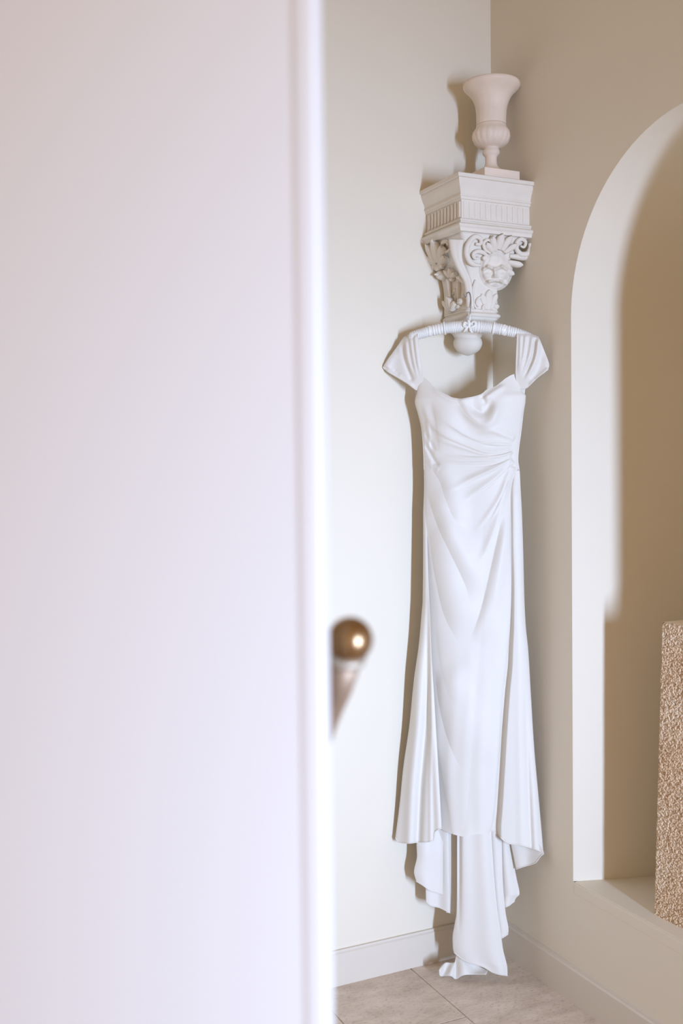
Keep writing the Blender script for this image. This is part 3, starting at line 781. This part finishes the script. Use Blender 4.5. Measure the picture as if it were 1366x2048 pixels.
# right side panel, hung a little further back, one shaded fold where it meets the front
RPL = lambda y: MR(y) - 6
RPX = poly_fn([(930, 1034), (982, 1027), (1080, 1027.5), (1177, 1029.5), (1250, 1029), (1299, 1027), (1328, 1026), (1383, 1021), (1467, 1015), (1550, 1010), (1620, 1005.6), (1656, 1003), (1720, 1003)])
RHEM = poly_fn([(0, 1660), (0.18, 1668), (0.26, 1676), (0.42, 1687), (0.6, 1690), (0.77, 1695), (0.9, 1700), (1, 1706)])
def right_depth(px, py, s, xl, xr):
    k = np.clip((py - 960) / 500, 0, 1)
    rx = RPX(py); x = px - rx
    t = np.clip((px - rx) / (xr - rx + 1e-6), 0, 1)
    d = 0.008 + (0.018 + 0.020 * k) * (1 - t ** 2.2) ** 0.7 * np.clip((py - 930) / 60, 0, 1)
    d = np.where(x < 0, d - (0.012 + 0.016 * k) * (1 - np.exp(-(x / 5) ** 2)), d)
    fx = 1062 + (py - 1690) * 0.04
    d += -0.007 * np.clip((py - 1350) / 250, 0, 1) * np.exp(-((px - fx) / 4.5) ** 2)
    d += 0.006 * np.clip((py - 1400) / 250, 0, 1) * np.exp(-((px - fx - 11) / 7) ** 2)
    d += 0.004 * k * np.exp(-((px - (rx + xr) / 2) / 9) ** 2)
    return d
sheet('side_panel', RPL, lambda y: OUT_R(y) + 0.3, 940, RHEM, 90, 240, right_depth, roll=True)

# train: overlapping flaps hanging below the hem (outlines measured on the photo)
def flap(name, left, right, y0, bot, dfun, nx=50, ny=90, mat=None):
    return sheet(name, poly_fn(left), poly_fn(right), y0, poly_fn(bot), nx, ny, lambda px, py, s, xl, xr: dfun(px, py, s), mat or M_SATIN, roll=True)
flap('train_layer', [(1640, 833), (1686, 833), (1711, 834), (1744, 828), (1761, 832), (1790, 838)], [(1640, 884), (1690, 886), (1788, 885.5)], 1640,
     [(0, 1762), (0.22, 1770), (0.5, 1781), (1, 1788)], lambda x, y, s: 0.014 + 0.010 * np.sin(s * 4.4 + 0.4) + 0.006 * (y - 1700) / 90 - 0.014 * np.clip((1705 - y) / 60, 0, 1))
flap('train_layer', [(1640, 850), (1803, 852), (1815, 853)], [(1640, 897), (1766, 899), (1826, 900)], 1640,
     [(0, 1802), (0.2, 1811), (0.5, 1814), (1, 1825.5)], lambda x, y, s: 0.000 + 0.006 * np.sin(s * 7 + 1) - 0.006 * s ** 4)
flap('train_layer', [(1640, 888), (1830, 893)], [(1640, 925), (1830, 925)], 1640, [(0, 1824), (1, 1830)], lambda x, y, s: -0.010 + 0 * x)
flap('train', [(1640, 914), (1766, 914), (1825, 913), (1850, 909), (1876, 905), (1898, 906), (1912, 912), (1925, 922), (1935, 945), (1952, 950)],
     [(1640, 981), (1748, 988), (1803, 993), (1858, 1000.5), (1898, 1006), (1942, 1015), (1955, 1015)], 1640,
     [(0, 1904), (0.1, 1919), (0.36, 1935), (0.58, 1945), (0.8, 1949), (1, 1951)],
     lambda x, y, s: 0.022 + 0.016 * np.sin(np.clip(s * 1.05, 0, 1) * math.pi) ** 0.8 + 0.004 * np.sin(s * 9 + 0.5) - 0.008 * np.exp(-((x - 919) / 4) ** 2) * np.clip((1870 - y) / 120, 0, 1), 80, 160)
flap('train_layer', [(1640, 975), (1803, 986), (1880, 995)], [(1640, 1003), (1748, 1005), (1825, 1011), (1861, 1017), (1871, 1015), (1880, 1012)], 1640,
     [(0, 1872), (0.3, 1877), (0.7, 1873), (1, 1868)], lambda x, y, s: 0.010 + 0.008 * np.sin(s * 3.4), 40, 90)
flap('train_layer', [(1640, 996), (1803, 1000), (1815, 1003)], [(1640, 1020), (1689, 1022.5), (1730, 1028), (1759, 1033.5), (1788, 1039), (1796, 1032), (1815, 1024)], 1640,
     [(0, 1806), (0.35, 1813.5), (0.65, 1811), (1, 1802)], lambda x, y, s: -0.002 + 0.010 * np.sin(s * 4.6 - 0.6), 40, 90)
# the turned-up underside of the hem at the right
flap('hem_underside', [(1680, 1020), (1739, 1032), (1745, 1033)], [(1680, 1070), (1706, 1087.5), (1712, 1085)], 1682,
     [(0, 1738), (0.35, 1732), (0.62, 1728), (0.72, 1726), (1, 1706.5)], lambda x, y, s: 0.000 + 0.026 * s ** 1.5 + 0.010 * np.sin(s * 7 + 0.5) * (1 - s), 50, 40, M_CHIFFON)
# bit of cloth pooled on the floor
def pool():
    # a crumpled tail: cross-sections along its length, resting on the tiles
    A = [(878, 1939), (880, 1952), (891, 1951.5), (903, 1953), (912, 1958.5), (926, 1951), (948, 1949), (972, 1949)]
    B = [(883, 1931), (892, 1925), (902, 1925.5), (910, 1923), (914, 1908), (928, 1914), (950, 1928), (976, 1942)]
    nn, m = 16, 40; V = []
    a = catmull(A, 7); b = catmull(B, 7)
    for j in range(nn):
        s = j / (nn - 1)
        for i in range(len(a)):
            q = a[i] * (1 - s) + b[i] * s
            dd = 0.036 - 0.024 * s + 0.007 * math.sin(i * 0.40 + 0.6 * s) * math.sin(math.pi * (0.15 + 0.8 * s))
            p = P(q[0], q[1], dd)
            p[2] = max(p[2], 0.004); V.append(p)
    mk('train_tail', V, grid_faces(len(a), nn), M_SATIN, dress, smooth=True, solid=0.0015)
pool()

# cap sleeves
def coons(name, T_, B_, L_, R_, nx, ny, dfun, mat=None, solid=0.0012):
    """patch between four photo-measured edge curves (T,B left->right, L,R top->bottom)"""
    def rs(c, n):
        c = catmull(c, 12); l = np.r_[0, np.cumsum(np.linalg.norm(np.diff(c, axis=0), axis=1))]; t = np.linspace(0, l[-1], n)
        return np.c_[np.interp(t, l, c[:, 0]), np.interp(t, l, c[:, 1])]
    T_, B_, L_, R_ = rs(T_, nx), rs(B_, nx), rs(L_, ny), rs(R_, ny)
    s = np.linspace(0, 1, nx)[None, :, None]; t = np.linspace(0, 1, ny)[:, None, None]
    q = (1 - t) * T_[None] + t * B_[None] + (1 - s) * L_[:, None] + s * R_[:, None] - ((1 - s) * (1 - t) * T_[0] + s * (1 - t) * T_[-1] + (1 - s) * t * B_[0] + s * t * B_[-1])
    px, py = q[..., 0], q[..., 1]; S_, T2 = np.broadcast_to(s[..., 0], px.shape), np.broadcast_to(t[..., 0], px.shape)
    return mk(name, P(px, py, dfun(px, py, S_, T2)).reshape(-1, 3), grid_faces(nx, ny), mat or M_SATIN, dress, smooth=True, solid=solid)
def sl_left(px, py, s, t):
    d = 0.043 + 0.004 * np.sin(np.clip(t * 1.2, 0, 1) * math.pi * 0.5) * s - (1 - s) ** 1.2 * (0.034 + 0.007 * np.clip(t * 1.6, 0, 1)) - 0.018 * (1 - np.clip(t / 0.10, 0, 1)) ** 2 - 0.030 * np.clip((t - 0.55) / 0.45, 0, 1) * s
    A = lambda *a, **k: fold(px, py, *a, **k)
    d = d + A([(829, 668), (834, 715), (842, 760)], 0.005, 3, 4, f0=0.1, f1=0.4) + A([(820, 672), (827, 720), (838, 768)], 0.006, 3.5, 4, f0=0.1, f1=0.4)
    d = d + A([(811, 677), (816, 720), (834, 770)], 0.007, 4, 5, f0=0.1, f1=0.4) - A([(805, 684), (808, 715), (826, 764)], 0.006, 5, f0=0.2, f1=0.1)
    d = d + A([(795, 700), (782, 715), (772, 737)], 0.008, 8, 10, f0=0.3, f1=0.1) - A([(786, 738), (792, 744), (800, 752)], 0.0025, 6, f0=0.3, f1=0.3)
    d = d + A([(770, 739), (790, 751), (812, 764), (832, 778)], 0.006, 3, 5, f0=0.1, f1=0.2)
    return d
coons('cap_sleeve', [(807, 675), (820, 668), (835.5, 661)], [(765, 735), (775, 744), (790, 753), (812, 766), (828, 778), (838, 783)], [(807, 675), (793, 695), (776, 718), (765, 735)], [(835.5, 661), (837, 680), (840, 710), (847, 755), (840, 770), (838, 783)], 90, 90, sl_left)
def sl_right(px, py, s, t):
    d = 0.043 + 0.004 * np.sin(np.clip(t, 0, 1) * math.pi * 0.5) * (1 - s) - 0.018 * (1 - np.clip(t / 0.10, 0, 1)) ** 2 - 0.008 * s ** 2 * t - 0.032 * np.clip((t - 0.5) / 0.5, 0, 1) * (1 - s)
    A = lambda *a, **k: fold(px, py, *a, **k)
    d = d + A([(1041, 667), (1040, 710), (1036, 756)], 0.005, 3, 4, f0=0.1, f1=0.4) + A([(1052, 667), (1047, 710), (1038, 760)], 0.006, 3.5, 4, f0=0.1, f1=0.4)
    d = d + A([(1066, 669), (1058, 715), (1040, 765)], 0.006, 4, 5, f0=0.1, f1=0.4) - A([(1071, 675), (1066, 712), (1046, 760)], 0.006, 4, f0=0.1, f1=0.35)
    d = d + A([(1077, 675), (1070, 720), (1046, 768)], 0.011, 4, 6, f0=0.1, f1=0.35)
    d = d - A([(1083, 700), (1078, 735), (1062, 760)], 0.005, 8, f0=0.3, f1=0.1) + A([(1098, 736), (1080, 752), (1056, 772)], 0.006, 4, f0=0.1, f1=0.2)
    return d
coons('cap_sleeve', [(1033, 661), (1055, 664.5), (1077, 673)], [(1040, 779), (1054, 776), (1074, 757), (1096, 740)], [(1033, 661), (1033.5, 680), (1032, 710), (1031, 752), (1034, 766), (1040, 779)], [(1077, 673), (1088, 700), (1098, 727), (1096, 740)], 90, 90, sl_right)
coons('sleeve_lining', [(1074, 700), (1084, 712), (1094, 726)], [(1076, 752), (1086, 748), (1095, 740)], [(1074, 700), (1074, 725), (1076, 752)], [(1094, 726), (1097.5, 732), (1095, 740)], 20, 20, lambda px, py, s, t: 0.016 - 0.006 * np.sin(math.pi * s) + 0 * px, M_CHIFFON)
# back straps behind the hanger
coons('back_strap', [(812, 672), (834, 668)], [(833, 800), (846, 806)], [(812, 672), (822, 730), (833, 800)], [(834, 668), (842, 740), (846, 806)], 16, 50, lambda px, py, s, t: 0.012 - 0.016 * t + 0 * px)
coons('back_strap', [(1036, 668), (1064, 668)], [(1034, 806), (1048, 800)], [(1036, 668), (1034, 740), (1034, 806)], [(1064, 668), (1056, 730), (1048, 800)], 16, 50, lambda px, py, s, t: 0.012 - 0.016 * t + 0 * px)

# ------------------------------------------------------------------ padded hanger
hanger = empty('padded_hanger', tuple(P(np.array(938.), np.array(652.), 0.034)), 'white ruched satin padded hanger with ribbon bow hooked on the corbel', 'hanger')
bar = catmull([(819, 677), (828, 672), (840, 668), (870, 660), (900, 655), (938, 653), (975, 655), (1005, 659.5), (1035, 667), (1050, 672), (1062, 678)], 40)
bp3 = P(bar[:, 0], bar[:, 1], np.full(len(bar), 0.024))
L = np.r_[0, np.cumsum(np.linalg.norm(np.diff(bp3, axis=0), axis=1))]
tt = np.linspace(0, L[-1], 620); bp3 = np.c_[[np.interp(tt, L, bp3[:, i]) for i in range(3)]].T
def ruched():
    t = np.gradient(bp3, axis=0); t /= np.linalg.norm(t, axis=1)[:, None]
    V = []; nn = 28
    ph = np.cumsum(1.0 + 0.45 * np.sin(tt * 60) + 0.35 * np.sin(tt * 171)) * 0.62
    for i in range(len(bp3)):
        up = np.array([0, 0, 1.0]) - t[i] * t[i][2]; up /= np.linalg.norm(up); fw = np.cross(t[i], up)
        endr = min(1, (i + 4) / 18, (len(bp3) + 3 - i) / 18) ** 0.5
        for k in range(nn):
            a = 2 * math.pi * k / nn
            r = (0.0138 + 0.003 * math.sin(math.pi * i / len(bp3))) * endr + 0.0010 * math.sin(ph[i] + 0.6 * math.sin(tt[i] * 90 + a) + 0.9 * math.sin(a * 2 + tt[i] * 40)) + 0.0005 * math.sin(ph[i] * 2.3 + a * 3)
            V.append(bp3[i] + r * (up * math.cos(a) + fw * math.sin(a)))
    f = grid_faces(nn, len(bp3), True) + [tuple(range(nn))[::-1], tuple(range((len(bp3) - 1) * nn, len(bp3) * nn))]
    mk('padded_bar', V, f, M_RIBBON, hanger, smooth=True)
ruched()
# two tied bands on the bar
for bx in (889, 987):
    i = int(np.argmin(np.abs(np.array([(p - CAM) @ R / ((p - CAM) @ F) * FPX + 683 for p in bp3]) - bx)))
    c = bp3[i]; tv = bp3[i + 1] - bp3[i - 1]; tv /= np.linalg.norm(tv); up = np.array([0, 0, 1.0]) - tv * tv[2]; up /= np.linalg.norm(up); fw = np.cross(tv, up)
    path = [c + 0.0172 * (up * math.cos(a) + fw * math.sin(a)) for a in np.linspace(0, 2 * math.pi, 30)]
    v, f = tube(path, 0.003, 8); mk('band', v, f, M_RIBBON, hanger, smooth=True)
# ribbon bow: knot, two loops, two tails
bowmb = lambda pts, w, d0=0.043: (lambda path: tube(path, w, 8))(P(catmull(pts, 6)[:, 0], catmull(pts, 6)[:, 1], np.full(len(catmull(pts, 6)), d0)))
bow = MB()
for pts, w in (([(938, 650), (930, 645), (928, 652), (936, 654), (938, 650)], [0.002, 0.004, 0.004, 0.002]), ([(938, 650), (948, 643), (951, 650), (942, 655), (938, 650)], [0.002, 0.004, 0.005, 0.002]),
               ([(937, 652), (932, 658), (928, 664)], [0.003, 0.004, 0.002]), ([(939, 652), (941, 660), (945, 666)], [0.003, 0.004, 0.002]), ([(937, 640), (938, 648), (938, 656)], [0.004, 0.0055, 0.004])):
    bow.add(*bowmb(pts, w))
bow.build('ribbon_bow', M_RIBBON, hanger, smooth=True)
hp = catmull([(938.5, 648), (940, 630), (941.5, 612), (942, 600), (941, 590), (938, 584.5), (934, 587), (932.5, 593), (930, 594), (927, 588)], 8)
v, f = tube(P(hp[:, 0], hp[:, 1], np.interp(hp[:, 1], [584, 600, 650], [0.030, 0.026, 0.026])), 0.0011, 8); mk('hook', v, f, M_WIRE, hanger, smooth=True)
v, f = tube(P(np.array([938.3, 939, 940.5]), np.array([650., 640, 628]), np.full(3, 0.027)), [0.0045, 0.004, 0.003], 10); mk('hook_sleeve', v, f, M_RIBBON, hanger, smooth=True)

# ------------------------------------------------------------------ door ajar in the foreground
TH = math.radians(36.0)                      # direction the near face looks, measured from +Y towards +X
dn = np.array([math.sin(TH), math.cos(TH), 0.0]); dl = np.array([math.cos(TH), -math.sin(TH), 0.0])   # dl: along the door, away from its free edge
E0 = CAM + rays(np.array(643.), np.array(1024.)) * 0.93; E0[2] = 0.0     # near free corner, at floor level
DW, DT, DH = 0.80, 0.038, 2.20
door = structure(empty('door_1', tuple(E0), 'white painted door standing ajar, out of focus in the foreground', 'door'))
def dbox(a0, a1, n0, n1, z0, z1):
    v = [E0 + dl * a + dn * n_ + np.array([0, 0, z]) for z in (z0, z1) for n_ in (n0, n1) for a in (a0, a1)]
    return v, box(0, 1, 0, 1, 0, 1)[1]
v, f = dbox(0.001, DW, -DT, 0, 0.012, DH); mk('door_leaf', v, f, M_DOOR, door, bevel=0.003)
# rounded bead down the free edge of the near face, with a groove beside it
prof = [(0.0225, -0.001), (0.0222, 0.0005)] + [(0.0115 + 0.0095 * math.cos(a), 0.0004 + 0.0016 * math.sin(a)) for a in np.linspace(0, math.pi, 12)] + [(0.001, -0.001)]
V = []
for z in (0.012, DH): V += [E0 + dl * a + dn * n_ + np.array([0, 0, z]) for a, n_ in prof]
k = len(prof); mk('edge_bead', V, [(i, (i + 1) % k, k + (i + 1) % k, k + i) for i in range(k)] + [tuple(range(k)), tuple(range(k, 2 * k))], M_DOOR, door)
# lever with ball end on the far side
def dpt(px, py, n_):                         # point of a plane parallel to the door, n_ in front of the near face
    return hit(np.array(float(px)), np.array(float(py)), dn, dn @ E0 + n_)
NB = -DT - 0.050
ball = dpt(700, 1279, NB); piv = dpt(650, 1480, NB - 0.055)
ax = ball - piv; La = np.linalg.norm(ax); ax /= La
handle_parent = door
def along(profile, n=40):
    u_ = np.cross(ax, dn); u_ /= np.linalg.norm(u_); w_ = np.cross(ax, u_)
    V = [piv + ax * a + r * (u_ * math.cos(t) + w_ * math.sin(t)) for a, r in profile for t in np.linspace(0, 2 * math.pi, n, endpoint=False)]
    return V, grid_faces(n, len(profile), True) + [tuple(range(n))[::-1], tuple(range((len(profile) - 1) * n, len(profile) * n))]
RB = 0.0225
arm = [(-0.012, 0.003), (-0.008, 0.0065), (0, 0.0075), (0.02, 0.0085), (0.04, 0.0105), (0.055, 0.0125), (0.07, 0.0145), (La - RB * 0.75, 0.0175)]
v, f = along(arm); handle = mk('door_handle', v, f, M_ARM, door, smooth=True); handle['label'] = 'aged brass lever with ball end'
hl = lambda nm, v, f, m: mk(nm, v, f, m, handle, smooth=True)
cz = La - RB * 0.72
v, f = along([(cz - 0.009, 0.0165), (cz - 0.008, 0.0195), (cz - 0.005, 0.0205), (cz - 0.001, 0.0205), (cz + 0.001, 0.019)]); hl('collar', v, f, M_STEEL)
v, f = along([(La + RB * math.sin(a), max(0.0004, RB * math.cos(a))) for a in np.linspace(-0.75, math.pi / 2, 26)]); hl('ball', v, f, M_BRASS)
v, f = tube([piv, piv - dn * 0.0 + dn * (-(NB - 0.055) - DT)], 0.006, 16); hl('spindle', v, f, M_BRASS)
rc = piv + dn * (-(NB - 0.055) - DT)
v, f = tube([rc - dn * 0.007, rc - dn * 0.005, rc + dn * 0.0005], [0.018, 0.021, 0.022], 32); hl('rose', v, f, M_BRASS)
